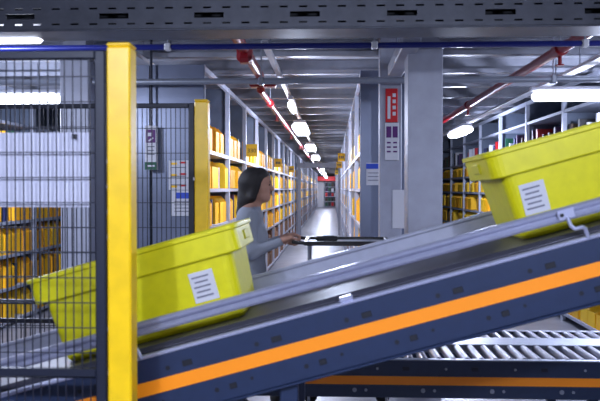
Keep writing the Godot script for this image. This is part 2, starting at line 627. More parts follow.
func worker(at: Vector3):
	var t := thing("person", "person in grey long-sleeved top with dark hair pushing a cart", "person", at)
	var skin := Color(0.36, 0.19, 0.13)
	var top := Color(0.22, 0.24, 0.28)
	var jeans := Color(0.03, 0.035, 0.06)
	var shoe := Color(0.02, 0.02, 0.02)
	var st := mb()
	var V := func(x: float, y: float, z: float) -> Vector3: return Vector3(x, y, z)
	var bones := [
		[V.call(-0.05, 0.95, 0.055), V.call(-0.05, 0.95, -0.055), 0.125, 0.125],
		[V.call(-0.055, 1.0, 0), V.call(-0.035, 1.2, 0), 0.125, 0.12],
		[V.call(-0.035, 1.22, 0.05), V.call(-0.03, 1.33, 0.08), 0.115, 0.085],
		[V.call(-0.035, 1.22, -0.05), V.call(-0.03, 1.33, -0.08), 0.115, 0.085],
		[V.call(-0.03, 1.365, 0.14), V.call(-0.03, 1.365, -0.14), 0.062, 0.062],
		[V.call(-0.03, 1.36, 0), V.call(0.0, 1.48, 0), 0.065, 0.05]]
	for s: float in [1.0, -1.0]:
		var fwd := 0.0 if s > 0 else 0.02
		bones.append([V.call(-0.03, 1.36, s * 0.165), V.call(-0.01 + fwd, 1.12, s * 0.215), 0.06, 0.046])
		bones.append([V.call(-0.01 + fwd, 1.12, s * 0.215), V.call(0.19, 1.19, s * 0.17), 0.045, 0.03])
		var knee: Vector3 = V.call(0.07, 0.5, 0.10) if s > 0 else V.call(0.09, 0.51, -0.10)
		var ank: Vector3 = V.call(-0.10, 0.11, 0.10) if s > 0 else V.call(0.16, 0.09, -0.10)
		bones.append([V.call(-0.045, 0.9, s * 0.085), knee, 0.095, 0.06])
		bones.append([knee, ank, 0.06, 0.042])
		bones.append([ank - Vector3(0.02, 0.035, 0), V.call(ank.x + 0.14, 0.04, ank.z + s * 0.015), 0.042, 0.036, 0.03])
	field(bones, 0.014, 0.05, func(p: Vector3) -> Color:
		if p.y < 0.10: return shoe
		if p.y < 0.90: return jeans
		if p.y > 1.425: return skin
		return top, st)
	# head
	var head := [
		[V.call(0.005, 1.60, 0), V.call(0.02, 1.60, 0), 0.084, 0.082],
		[V.call(0.045, 1.585, 0), V.call(0.06, 1.51, 0), 0.066, 0.05],
		[V.call(0.05, 1.50, 0.022), V.call(0.05, 1.50, -0.022), 0.04, 0.04],
		[V.call(0.082, 1.482, 0.006), V.call(0.082, 1.482, -0.006), 0.024, 0.024],
		[V.call(0.0, 1.53, 0), V.call(-0.005, 1.42, 0), 0.055, 0.052],
		[V.call(0.112, 1.575, 0), V.call(0.128, 1.545, 0), 0.009, 0.012, 0.014],
		[V.call(0.118, 1.542, 0.01), V.call(0.118, 1.542, -0.01), 0.009, 0.009, 0.01],
		[V.call(0.095, 1.598, 0.035), V.call(0.095, 1.598, -0.035), 0.018, 0.018, 0.02],
		[V.call(0.103, 1.518, 0.014), V.call(0.103, 1.518, -0.014), 0.008, 0.008, 0.008],
		[V.call(0.102, 1.506, 0.012), V.call(0.102, 1.506, -0.012), 0.008, 0.008, 0.006]]
	for s: float in [1.0, -1.0]:
		head.append([V.call(0.0, 1.575, s * 0.082), V.call(0.006, 1.535, s * 0.076), 0.013, 0.009, 0.01])
		head.append([V.call(0.075, 1.55, s * 0.035), V.call(0.06, 1.545, s * 0.045), 0.022, 0.022, 0.02])
	var lips := Color(0.30, 0.11, 0.09)
	field(head, 0.005, 0.025, func(p: Vector3) -> Color: return lips if p.x > 0.104 and p.y > 1.498 and p.y < 1.526 and absf(p.z) < 0.022 else skin, st)
	# hands closed round the cart's handle, which runs along z at x = 0.285, y = 1.195
	for s: float in [1.0, -1.0]:
		var hz := s * 0.165
		var hand := [
			[V.call(0.185, 1.19, hz), V.call(0.225, 1.205, hz), 0.027, 0.024],
			[V.call(0.225, 1.206, hz + 0.024), V.call(0.268, 1.218, hz + 0.03), 0.015, 0.013],
			[V.call(0.225, 1.206, hz - 0.02), V.call(0.268, 1.218, hz - 0.026), 0.015, 0.013],
			[V.call(0.225, 1.208, hz), V.call(0.268, 1.221, hz), 0.017, 0.014]]
		for i in 4:
			var z := hz + (-0.031 + i * 0.0207)
			var ln: float = [0.9, 1.0, 0.96, 0.82][i] if s < 0 else [0.82, 0.96, 1.0, 0.9][i]
			var k1: Vector3 = V.call(0.272, 1.22, z)
			var k2: Vector3 = V.call(0.272 + 0.036 * ln, 1.205, z)
			var k3: Vector3 = V.call(0.27 + 0.036 * ln, 1.205 - 0.026 * ln, z)
			var k4: Vector3 = V.call(0.286, 1.205 - 0.034 * ln, z)
			hand.append([k1, k2, 0.0095, 0.009, 0.004])
			hand.append([k2, k3, 0.009, 0.0085, 0.004])
			hand.append([k3, k4, 0.0085, 0.0078, 0.004])
		var ti := hz - s * 0.03
		hand.append([V.call(0.22, 1.195, ti), V.call(0.25, 1.178, ti - s * 0.012), 0.014, 0.011, 0.008])
		hand.append([V.call(0.25, 1.178, ti - s * 0.012), V.call(0.278, 1.172, ti - s * 0.006), 0.010, 0.0088, 0.004])
		field(hand, 0.0038, 0.012, func(_p: Vector3) -> Color: return skin, st)
	var body := part("body", st.commit(), M.body, t)
	body.set_meta("label", "grey top, dark trousers, bare hands and face")
	st = mb()
	field([
		[V.call(-0.012, 1.607, 0.012), V.call(-0.012, 1.607, -0.012), 0.088, 0.088],
		[V.call(0.045, 1.645, 0.02), V.call(0.045, 1.645, -0.02), 0.05, 0.05],
		[V.call(-0.03, 1.58, 0.0), V.call(-0.05, 1.47, 0.0), 0.085, 0.065],
		[V.call(-0.05, 1.48, 0.0), V.call(-0.085, 1.38, 0.0), 0.06, 0.045],
		[V.call(0.03, 1.62, 0.066), V.call(-0.01, 1.49, 0.068), 0.026, 0.03],
		[V.call(0.03, 1.62, -0.066), V.call(-0.01, 1.49, -0.068), 0.026, 0.03]], 0.007, 0.03, func(_p: Vector3) -> Color: return Color.WHITE, st)
	part("hair", st.commit(), M.hair, t)
	var eye_mesh := SphereMesh.new()
	eye_mesh.radius = 0.0085
	eye_mesh.height = 0.017
	for s: float in [1.0, -1.0]:
		part("eye", eye_mesh, M.eye, t, Vector3(0.1035, 1.577, s * 0.03))
		part("eyebrow", box(Vector3(0.008, 0.006, 0.034), 0.002), M.hair, t, Vector3(0.1125, 1.596, s * 0.032))

# ================================================================ scene
func _ready():
	rng.seed = 20240611
	# camera
	var cam := Camera3D.new()
	cam.name = "camera"
	# a normal lens focused on the aisle, so that the near conveyor is a little soft
	var optics := CameraAttributesPhysical.new()
	optics.frustum_focal_length = 35.0 / 2.0 * 720.0 / 200.5
	optics.frustum_focus_distance = 9.0
	optics.exposure_aperture = 8.0
	cam.attributes = optics
	cam.fov = rad_to_deg(2.0 * atan(200.5 / 720.0))
	cam.near = 0.05
	cam.far = 200.0
	cam.position = Vector3(0, 1.55, 0)
	cam.rotation = Vector3(-atan(12.0 / 720.0), atan(32.0 / 720.0), 0)
	add_child(cam)
	cam.current = true
	# environment: a closed hall, lit by its own lamps
	var we := WorldEnvironment.new()
	we.name = "environment"
	var env := Environment.new()
	env.background_mode = Environment.BG_COLOR
	env.background_color = Color(0.02, 0.02, 0.025)
	env.tonemap_mode = Environment.TONE_MAPPER_LINEAR
	env.tonemap_exposure = 1.15
	env.sdfgi_enabled = true
	env.ssao_enabled = true
	env.ssil_enabled = true
	we.environment = env
	add_child(we)
	materials()
	M.end = mat(Color(0.44, 0.47, 0.55), 0.34, 0.3, noise_tex(21, 0.01, Color(0.9, 0.9, 0.9), Color(1, 1, 1)), 0.8)
	lamps()
	hall()
	overhead()
	racks()
	conveyors()
	fences()
	signs()
	worker(Vector3(-0.54, 0.0, -5.0))
	cart(Vector3(-0.255, 0, -5.0))
	print("scene built")

const AISLE_LAMPS := [10.8, 15.7, 20.6, 27.0, 34.0, 42.0, 50.0, 57.0]

func lamps():
	for i in AISLE_LAMPS.size():
		lamp("white batten light over the middle aisle, %s from the near end" % ORD[i], Vector3(-0.46, 2.42, -AISLE_LAMPS[i]), 1.3, false, 4.2, 0.0, 0.22)
	lamp("short slim light on the track at the near end of the middle aisle", Vector3(-0.43, 2.42, -7.8), 0.6, false, 2.2, 0.0, 0.07)
	lamp("white batten light slanting away over the right aisle beside rack", Vector3(2.0, 2.42, -11.4), 1.3, false, 7.0, 0.33, 0.18)
	lamp("white batten light across the right aisle mouth above the right tote", Vector3(2.60, 2.40, -6.8), 1.5, true, 5.0, 0.35)
	lamp("white batten light across the left aisle mouth behind the wire fence", Vector3(-3.34, 2.40, -6.8), 1.5, true, 5.0, 0.35)
	lamp("white batten light at the top left corner above the fence", Vector3(-2.45, 2.45, -4.2), 1.5, true, 4.0, 0.45)
	# the rest of the rows, above, beside and behind the viewer
	lamp("white batten light beyond the right edge, before the right aisle", Vector3(2.9, 2.45, -4.2), 1.5, true, 3.5, 0.45)
	lamp("white batten light hung behind the viewer on the right", Vector3(1.2, 2.62, 0.5), 1.5, true, 6.8, 0.30)
	lamp("white batten light hung behind the viewer on the left", Vector3(-1.1, 2.62, 0.5), 1.5, true, 6.8, 0.30)

func hall():
	struct("floor", box(Vector3(18.4, 0.2, 66.4)), M.floor, Vector3(0, -0.1, -29))
	var c := struct("ceiling", box(Vector3(18.4, 0.12, 66.4)), M.deck, Vector3(0, 3.01, -29))
	var jm := box(Vector3(18.0, 0.045, 0.09))
	var jw := box(Vector3(18.0, 0.16, 0.02))
	for i in 62:
		var d := -2.63 + i * 1.05
		if d > 60.5:
			break
		var j := part("joist", jw, M.joist, c, Vector3(0, -0.14, 29 - d))
		part("flange", jm, M.joist, j, Vector3(0, -0.06, 0.03))
	struct("wall_left", box(Vector3(0.2, 3.3, 66.4)), M.wall, Vector3(-9.1, 1.45, -29))
	struct("wall_right", box(Vector3(0.2, 3.3, 66.4)), M.wall, Vector3(9.1, 1.45, -29))
	struct("wall_back", box(Vector3(18.4, 3.3, 0.2)), M.wall, Vector3(0, 1.45, -62.1))
	struct("wall_front", box(Vector3(18.4, 3.3, 0.2)), M.wall, Vector3(0, 1.45, 4.1))
	# steel columns
	column("broad pale grey steel column right of the middle aisle", 0.693, -5.53, 0.258, 0.26, 2.6)
	column("pale grey column carrying the red sign", 0.527, -6.6, 0.196, 0.2, 2.95)
	column("grey steel column behind the wire fence on the left", -2.247, -6.32, 0.248, 0.25, 2.68)

func column(label: String, x: float, z: float, w: float, d: float, h: float):
	var t := thing("steel_column", label, "column", Vector3(x, 0, z), 0.0, "steel columns of the hall")
	t.set_meta("kind", "structure")
	part("shaft", box(Vector3(w, h - 0.02, d), 0.006), M.column, t, Vector3(0, (h - 0.02) / 2 + 0.01, 0))
	part("base_plate", box(Vector3(w + 0.03, 0.02, d + 0.03), 0.004), M.galv, t, Vector3(0, 0.01, 0))
	part("head_plate", box(Vector3(w + 0.02, 0.02, d + 0.02), 0.004), M.galv, t, Vector3(0, h, 0))
	if h < 2.9:
		part("head_stub", box(Vector3(w * 0.8, 2.94 - h, d * 0.8)), M.joist, t, Vector3(0, (2.95 + h) / 2, 0))
	for sx: float in [-1.0, 1.0]:
		part("anchor_bolt", rod(Vector3(sx * w * 0.42, 0.02, d * 0.5 + 0.006), Vector3(sx * w * 0.42, 0.05, d * 0.5 + 0.006), 0.006, 6), M.steel, t)

func overhead():
	# perforated mezzanine edge beam: a web with real slots, flanges top and bottom
	var t := thing("perforated_beam", "grey perforated steel edge beam across the top of the picture", "beam", Vector3(0, 0, -4.0))
	var st := mb()
	var y0 := 2.445
	var pitch := 0.107
	var big := 0.535
	var L := 3.6
	for seg: Array in [[y0, y0 + 0.022], [y0 + 0.032, y0 + 0.056], [y0 + 0.086, y0 + 0.108], [y0 + 0.118, y0 + 0.19]]:
		bx(st, Vector3(0, (seg[0] + seg[1]) / 2, 0), Vector3(2 * L, seg[1] - seg[0], 0.006))
	for row: float in [y0 + 0.027, y0 + 0.113]:
		for i in range(-34, 34):
			bx(st, Vector3(i * pitch, row, 0), Vector3(pitch - 0.045, 0.0102, 0.006))
	for i in range(-7, 7):
		bx(st, Vector3(i * big + 0.117, y0 + 0.071, 0), Vector3(big - 0.165, 0.0302, 0.006))
	part("web", st.commit(), M.beam, t)
	part("lower_flange", box(Vector3(2 * L, 0.012, 0.26), 0.003), M.beam, t, Vector3(0, y0 - 0.006, -0.127))
	part("upper_flange", box(Vector3(2 * L, 0.012, 0.26), 0.003), M.beam, t, Vector3(0, y0 + 0.196, -0.127))
	part("rear_web", box(Vector3(2 * L, 0.19, 0.008)), M.slot, t, Vector3(0, y0 + 0.095, -0.2))
	for x: float in [-3.3, -1.1, 1.1, 3.3]:
		part("hanger", box(Vector3(0.06, 2.95 - y0 - 0.2, 0.06), 0.004), M.beam, t, Vector3(x, (2.95 + y0 + 0.2) / 2, -0.127))
	# blue pipe
	t = thing("blue_pipe", "thin blue pipe running across under the ceiling", "pipe", Vector3(0, 2.498, -4.8))
	part("pipe", rod(Vector3(-4.5, 0, 0), Vector3(4.5, 0, 0), 0.02, 14), M.blue_pipe, t)
	for x: float in [-1.1, 0.28, 1.65, 3.0, -2.5]:
		part("clamp", box(Vector3(0.045, 0.05, 0.05), 0.008), M.track, t, Vector3(x, 0, 0))
		part("drop_rod", rod(Vector3(x, 0.025, 0), Vector3(x, 0.452, 0), 0.005, 6), M.conduit, t)
	# grey conduit
	t = thing("grey_conduit", "grey conduit running across above the aisle mouths", "conduit", Vector3(0, 2.49, -6.3))
	part("pipe", rod(Vector3(-5.5, 0, 0), Vector3(5.5, 0, 0), 0.028, 12), M.conduit, t)
	for x: float in [-3.2, -0.62, 1.9, 3.6]:
		part("clamp", box(Vector3(0.05, 0.075, 0.07), 0.01), M.conduit, t, Vector3(x, 0, 0))
		part("drop_rod", rod(Vector3(x, 0.03, 0), Vector3(x, 0.445, 0), 0.006, 6), M.conduit, t)
	# lighting track over the middle aisle
	t = thing("lighting_track", "narrow white lighting track running along the middle aisle", "track", Vector3(-0.46, 2.543, 0))
	part("track", box(Vector3(0.045, 0.04, 50.0), 0.006), M.track, t, Vector3(0, 0, -29.9))
	for i in 10:
		var d := 5.4 + i * 4.9
		part("drop_rod", rod(Vector3(0, 0.02, -d), Vector3(0, 0.41, -d), 0.006, 6), M.conduit, t)
	for d: float in AISLE_LAMPS:
		part("bracket", box(Vector3(0.03, 0.006, 0.1)), M.track, t, Vector3(0, -0.0225, -d))
	# along-aisle steel rails over the racks
	t = thing("cable_tray", "pale grey steel tray running over the left rack", "tray", Vector3(-1.80, 2.74, 0))
	part("tray", box(Vector3(0.16, 0.04, 9.0), 0.006), M.track, t, Vector3(0, 0, -10.6))
	for d: float in [6.8, 9.0, 12.0]:
		part("drop_rod", rod(Vector3(0, 0.02, -d), Vector3(0, 0.21, -d), 0.006, 6), M.conduit, t)
	t = thing("steel_strut", "pale grey strut leading back above the red sign column", "beam", Vector3(0.56, 2.6, 0))
	part("strut", box(Vector3(0.13, 0.10, 1.4), 0.008), M.column, t, Vector3(0, 0, -5.78))
	for d: float in [5.2, 6.3]:
		part("drop_rod", rod(Vector3(0, 0.05, -d), Vector3(0, 0.34, -d), 0.008, 6), M.conduit, t)
	t = thing("cable_tray", "thin cable tray beside the red pipe over the right aisle", "tray", Vector3(2.16, 2.6, 0))
	part("tray", box(Vector3(0.10, 0.03, 14.0), 0.004), M.track, t, Vector3(0, 0, -12.4))
	for d: float in [6.4, 9.5, 13.0]:
		part("drop_rod", rod(Vector3(0, 0.015, -d), Vector3(0, 0.35, -d), 0.006, 6), M.conduit, t)
	# sprinkler pipes
	t = thing("sprinkler_pipe", "red sprinkler pipe stepping down along the left of the middle aisle", "pipe", Vector3.ZERO)
	part("main_pipe", rod(Vector3(-0.68, 2.63, -5.0), Vector3(-0.69, 2.63, -6.86), 0.042, 14), M.red_pipe, t)
	part("elbow", box(Vector3(0.12, 0.15, 0.12), 0.03), M.red_pipe, t, Vector3(-0.68, 2.60, -5.6))
	part("flange", box(Vector3(0.26, 0.05, 0.12), 0.015), M.red_pipe, t, Vector3(-0.66, 2.545, -6.9))
	part("drop", rod(Vector3(-0.69, 2.63, -6.86), Vector3(-0.69, 2.50, -6.98), 0.04, 12), M.red_pipe, t)
	part("branch_pipe", rod(Vector3(-0.69, 2.50, -6.95), Vector3(-0.69, 2.50, -50.0), 0.032, 14), M.red_pipe, t)
	for d: float in [5.62, 9.0, 12.2, 15.4, 18.6]:
		var y := 2.63 if d < 6.8 else 2.50
		var h := part("head", rod(Vector3(-0.69, y - 0.03, -d), Vector3(-0.69, y - 0.10, -d), 0.014, 8), M.red_pipe, t)
		part("deflector", rod(Vector3(-0.69, y - 0.10, -d), Vector3(-0.69, y - 0.106, -d), 0.03, 10), M.red_pipe, h)
	for d: float in [8.0, 12.5, 17.0, 21.5]:
		part("coupling", rod(Vector3(-0.69, 2.50, -d), Vector3(-0.69, 2.50, -d - 0.08), 0.043, 12), M.red_pipe, t)
		part("drop_rod", rod(Vector3(-0.69, 2.53, -d - 0.04), Vector3(-0.69, 2.945, -d - 0.04), 0.006, 6), M.conduit, t)
	t = thing("sprinkler_pipe", "red sprinkler pipe slanting away over the right aisle", "pipe", Vector3.ZERO)
	part("main_pipe", rod(Vector3(1.80, 2.65, -4.9), Vector3(1.80, 2.65, -30.0), 0.042, 14), M.red_pipe, t)
	for d: float in [5.75, 9.6, 13.4]:
		part("coupling", rod(Vector3(1.80, 2.65, -d), Vector3(1.80, 2.65, -d - 0.10), 0.058, 12), M.red_pipe, t)
		var h := part("head", rod(Vector3(1.80, 2.61, -d - 0.05), Vector3(1.80, 2.53, -d - 0.05), 0.016, 8), M.red_pipe, t)
		part("deflector", rod(Vector3(1.80, 2.53, -d - 0.05), Vector3(1.80, 2.52, -d - 0.05), 0.035, 10), M.red_pipe, h)
		part("drop_rod", rod(Vector3(1.80, 2.69, -d - 0.05), Vector3(1.80, 2.95, -d - 0.05), 0.006, 6), M.conduit, t)
	# portal frame far down the aisle
	t = thing("portal_frame", "grey steel post and crossbeam standing far down the middle aisle", "frame", Vector3(0, 0, -24.0))
	part("post", box(Vector3(0.12, 2.24, 0.12), 0.004), M.column, t, Vector3(-1.09, 1.12, 0))
	part("post", box(Vector3(0.05, 2.24, 0.08), 0.004), M.column, t, Vector3(0.235, 1.12, 0))
	part("crossbeam", box(Vector3(1.42, 0.16, 0.12), 0.004), M.column, t, Vector3(-0.45, 2.32, 0))
	# end of the aisle
	t = thing("banner", "dark red banner over the far end of the middle aisle", "banner", Vector3(-0.42, 2.35, -58.5))
	part("cloth", box(Vector3(1.5, 0.36, 0.02)), M.sign_red, t)
	for s: float in [-0.6, 0.6]:
		part("cord", rod(Vector3(s, 0.18, 0), Vector3(s, 0.6, 0), 0.008, 6), M.conduit, t)
	t = thing("door_leaf", "white panel standing at the far end of the middle aisle", "panel", Vector3(-1.02, 0, -59.5))
	part("leaf", box(Vector3(0.7, 2.15, 0.05), 0.01), M.paper, t, Vector3(0, 1.076, 0))

func racks():
	var la := [0.07, 0.44, 0.81, 1.18, 1.55, 1.92]
	var none := func(_b, _l, _k): return false
	rack("rack left of the middle aisle", -1.17, 1, 6.6, 32, la, 2.69, 6, {"bins": [2, 3, 4, 5], "cartons": [0, 1], "density": 0.72}, none)
	rack("rack right of the middle aisle", 0.27, -1, 7.0, 32, la, 2.69, 2, {"bins": [2, 3, 4, 5], "cartons": [0, 1], "density": 0.6}, none)
	rack("rack right of the right aisle", 2.7, -1, 7.0, 8, [0.10, 0.43, 0.78, 1.13, 1.48, 1.79, 2.05, 2.47], 2.76, 6, {"bins": [0, 1, 2, 3, 4, 5], "cartons": [], "density": 0.85}, func(b, l, k): return l == 7 or (b < 3 and l > 2 and l < 6) or (b == 3 and l < 3))
	rack("rack left of the left aisle", -3.6, 1, 7.0, 5, [0.07, 0.44, 0.81, 1.18, 1.55, 1.92, 2.30], 2.69, 3, {"bins": [0, 1, 2, 3, 4, 5], "cartons": [], "density": 0.75}, func(b, l, k): return l == 4 or l == 6 or b > 2)
	# the backs of the double racks
	for b in 3:
		shelving("grey shelving bay, %s along the back of the left rack" % ORD[b], Vector3(-2.18, 0, -6.6 - (b + 1) * BAY), -PI / 2, la, 2.69, 1 if b == 0 else 0)
	# cross shelves closing the far end
	rng.seed = 77
	var t := shelving("shelving bay with mixed coloured goods closing the middle aisle", Vector3(-0.62, 0, -59.6), 0.0, [0.1, 0.5, 0.9, 1.3, 1.7], 2.1, 0)
	for li in 5:
		for k in 6:
			var bk: int = rng.randi() % M.books.size()
			var h := rng.randf_range(0.2, 0.32)
			put("far_parcel", "%s parcel %s along, %s shelf, shelving closing the middle aisle" % [M.book_names[bk], ORD[k], SHELF[li]], "parcel", "parcels at the aisle end", box(Vector3.ONE), M.books[bk], Transform3D(Basis.from_scale(Vector3(0.19, h, 0.3)), Vector3(-0.46 + k * 0.25, 0.1 + li * 0.4 + h / 2 + 0.001, -59.8)))
	# yellow bay flags
	var i := 0
	for d: float in [9.8, 14.6, 19.4, 24.2]:
		flag("yellow bay flag on the left rack of the middle aisle, %s from the near end" % ORD[i], Vector3(-1.095, 2.07, -d), "330" if i == 0 else "")
		i += 1
	i = 0
	for d: float in [15.0, 19.8, 24.6, 29.4]:
		flag("yellow bay flag on the right rack of the middle aisle, %s from the near end" % ORD[i], Vector3(0.195, 2.2, -d), "")
		i += 1

func flag(label: String, at: Vector3, words: String):
	var t := thing("bay_flag", label, "sign", at, 0.0, "yellow bay flags along the aisle")
	part("plate", box(Vector3(0.15, 0.17, 0.006)), M.sign_yellow, t)
	if words != "":
		var tm := TextMesh.new()
		tm.text = words
		tm.font_size = 40
		tm.pixel_size = 0.0018
		tm.depth = 0.002
		part("number", tm, M.black, t, Vector3(0, 0, 0.004))
	else:
		for k in 3:
			part("digit", box(Vector3(0.024, 0.05, 0.002)), M.black, t, Vector3(-0.034 + k * 0.034, 0, 0.004))

func conveyors():
	var ang := atan(0.277)
	var F := Transform3D(Basis(Vector3(0, 0, 1), ang), Vector3(0, 1.172, -2.3))
	# ---- inclined belt conveyor; local x up the slope, local y off the belt, near side at z = 0
	var t := thing("inclined_conveyor", "inclined belt conveyor with dark blue side panels and orange stripe", "conveyor")
	t.transform = F
	var s0 := -2.7
	var s1 := 2.9
	var mid := (s0 + s1) / 2
	var ln := s1 - s0
	var W := 0.66
	for side: int in [0, 1]:
		var z := -0.014 if side == 0 else -W + 0.014
		var o := 1.0 if side == 0 else -1.0
		var p := part("side_panel", box(Vector3(ln, 0.2, 0.024), 0.004), M.panel, t, Vector3(mid, -0.106, z))
		part("stripe", box(Vector3(ln, 0.044, 0.003)), M.orange, p, Vector3(0, 0.003, o * 0.013))
		part("top_edge", box(Vector3(ln, 0.012, 0.036), 0.004), M.edge, p, Vector3(0, 0.104, -o * 0.002))
		part("bottom_edge", box(Vector3(ln, 0.008, 0.034), 0.003), M.panel, p, Vector3(0, -0.103, o * 0.002))
		# clusters of slots and bolt holes above and below the stripe
		if side == 0:
			var k := 0
			var x := s0 + 0.1
			while x < s1 - 0.1:
				part("slot", box(Vector3(0.034, 0.020, 0.004), 0.002), M.slot, p, Vector3(x - mid, 0.052, 0.0115))
				part("bolt_hole", rod(Vector3(x - mid - 0.066, 0.052, 0.01), Vector3(x - mid - 0.066, 0.052, 0.0135), 0.008, 8), M.slot, p)
				part("slot", box(Vector3(0.026, 0.020, 0.004), 0.002), M.slot, p, Vector3(x - mid + 0.125, -0.058, 0.0115))
				part("bolt_hole", rod(Vector3(x - mid + 0.07, -0.058, 0.01), Vector3(x - mid + 0.07, -0.058, 0.0135), 0.008, 8), M.slot, p)
				part("bolt_hole", rod(Vector3(x - mid + 0.19, -0.05, 0.01), Vector3(x - mid + 0.19, -0.05, 0.0135), 0.006, 8), M.slot, p)
				x += 0.3
				k += 1
	part("belt", box(Vector3(ln - 0.04, 0.03, W - 0.075), 0.012), M.belt, t, Vector3(mid, 0.008, -W / 2))
	part("bed", box(Vector3(ln - 0.06, 0.02, W - 0.06)), M.galv, t, Vector3(mid, -0.05, -W / 2))
	# near guide rail: a double-lobed aluminium profile standing off on brackets
	var st := mb()
	bx(st, Vector3(mid, 0.1035, -0.006), Vector3(ln, 0.020, 0.03), 0.007)
	bx(st, Vector3(mid, 0.0795, -0.006), Vector3(ln, 0.020, 0.03), 0.007)
	bx(st, Vector3(mid, 0.0915, -0.012), Vector3(ln, 0.034, 0.018), 0.002)
	part("near_guide_rail", st.commit(), M.rail, t)
	# far guide: plate with a lobe on top
	st = mb()
	bx(st, Vector3(mid, 0.062, -W + 0.012), Vector3(ln, 0.076, 0.012), 0.002)
	bx(st, Vector3(mid, 0.098, -W + 0.014), Vector3(ln, 0.016, 0.024), 0.005)
	part("far_guide_rail", st.commit(), M.guard, t)
	for x: float in [0.05, -1.4, 1.5]:
		part("clamp_block", box(Vector3(0.045, 0.018, 0.03), 0.005), M.edge, t, Vector3(x, 0.012, -0.012))
	for x: float in [-2.17, -0.69, 0.785, 2.26]:
		st = mb()
		bx(st, Vector3(x, 0.092, 0.012), Vector3(0.055, 0.034, 0.008), 0.003)
		tube(st, [Vector3(x, 0.085, 0.014), Vector3(x + 0.004, 0.052, 0.016), Vector3(x + 0.014, 0.040, 0.016), Vector3(x + 0.036, 0.040, 0.014), Vector3(x + 0.046, 0.032, 0.010), Vector3(x + 0.050, -0.002, 0.002)], 0.0065, 10)
		var br := part("rail_bracket", st.commit(), M.edge, t)
		part("screw", rod(Vector3(x - 0.015, 0.092, 0.016), Vector3(x - 0.015, 0.092, 0.021), 0.006, 8), M.slot, br)
		st = mb()
		bx(st, Vector3(x, 0.05, -W + 0.002), Vector3(0.04, 0.1, 0.008), 0.002)
		part("far_bracket", st.commit(), M.edge, t)
	for x: float in [-1.9, -0.2, 1.6]:
		for z: float in [-0.05, -W + 0.05]:
			var foot := F * Vector3(x, -0.2, z)
			var l := part("leg", box(Vector3(0.06, foot.y - 0.02, 0.05), 0.004), M.panel, t)
			l.transform = F.affine_inverse() * Transform3D(Basis.IDENTITY, Vector3(foot.x, (foot.y - 0.02) / 2 + 0.022, foot.z))
			var ft := part("foot", box(Vector3(0.12, 0.012, 0.1), 0.003), M.galv, l)
			ft.position = Vector3(0, -(foot.y - 0.02) / 2 - 0.008, 0)
	tote("yellow tote behind the fence post, left of the two on the incline", -0.625, F, Vector2(0.215, 0.135))
	tote("yellow tote high on the incline at the right picture edge", 1.0, F, Vector2(-0.255, 0.13))
	# ---- lower roller conveyor
	t = thing("roller_conveyor", "low horizontal roller conveyor with dark panel and orange stripe, under the incline", "conveyor", Vector3(0, 0, -3.8))
	var x0 := -0.45
	var x1 := 3.2
	var cx := (x0 + x1) / 2
	ln = x1 - x0
	for zz: float in [-0.014, -0.80]:
		var p := part("side_panel", box(Vector3(ln, 0.2, 0.024), 0.004), M.panel, t, Vector3(cx, 0.545, zz))
		var o := 1.0 if zz > -0.4 else -1.0
		part("stripe", box(Vector3(ln, 0.045, 0.003)), M.orange, p, Vector3(0, -0.008, o * 0.013))
		part("top_edge", box(Vector3(ln, 0.008, 0.034), 0.003), M.galv, p, Vector3(0, 0.102, 0))
		if o > 0:
			var x := x0 + 0.12
			while x < x1 - 0.1:
				part("plate", box(Vector3(0.035, 0.02, 0.003)), M.fence, p, Vector3(x - cx, 0.055, 0.012))
				part("bolt", rod(Vector3(x - cx + 0.09, -0.06, 0.011), Vector3(x - cx + 0.09, -0.06, 0.017), 0.012, 8), M.conduit, p)
				part("bolt", rod(Vector3(x - cx + 0.15, -0.06, 0.011), Vector3(x - cx + 0.15, -0.06, 0.016), 0.008, 8), M.conduit, p)
				part("bolt", rod(Vector3(x - cx + 0.21, 0.055, 0.011), Vector3(x - cx + 0.21, 0.055, 0.016), 0.007, 8), M.conduit, p)
				x += 0.36
	part("divider", box(Vector3(ln, 0.05, 0.20), 0.004), M.galv, t, Vector3(cx, 0.632, -0.45))
	var rm := rod(Vector3(0, 0, -0.16), Vector3(0, 0, 0.16), 0.024, 12)
	var rm2 := rod(Vector3(0, 0, -0.115), Vector3(0, 0, 0.115), 0.024, 12)
	var n := int(ln / 0.075)
	for i in n:
		part("roller", rm, M.steel, t, Vector3(x0 + 0.04 + i * 0.075, 0.632, -0.19))
		part("roller", rm2, M.steel, t, Vector3(x0 + 0.04 + i * 0.075, 0.632, -0.668))
	for x: float in [x0 + 0.2, cx, x1 - 0.2]:
		for z: float in [-0.05, -0.765]:
			part("leg", box(Vector3(0.05, 0.44, 0.04), 0.004), M.panel, t, Vector3(x, 0.222, z))

func fences():
	fence_post("tall yellow fence post in the left foreground", -0.630, -2.138, 0.071, 1.981, [1.63, 1.555, 1.48, 1.405, 1.13, 1.0])
	fence_post("yellow fence post behind the left tote", -0.677, -3.737, 0.070, 2.012, [1.6, 1.2])
	fence("dark blue wire mesh fence panel in the left foreground", -2.2, -0.669, -2.115, 1.958, 0.12, [1.0], 0.025, 0.075, 0.0032)
	fence_post("yellow fence post at the far left of the foreground fence", -2.25, -2.138, 0.071, 1.981, [])
	fence("dark blue wire mesh fence panel behind the conveyor", -2.4, -0.716, -3.74, 1.995, 0.12, [0.95, 0.85], 0.025, 0.13, 0.0042)
	var t := thing("backing_sheet", "pale grey sheet hung behind the wire mesh on the left", "board", Vector3(-1.33, 1.606, -2.138))
	part("sheet", box(Vector3(1.2, 0.225, 0.006), 0.001), M.board, t)
	for x: float in [-0.5, -0.1, 0.3, 0.56]:
		part("tie", box(Vector3(0.01, 0.014, 0.02)), M.black, t, Vector3(x, 0.10, 0.012))

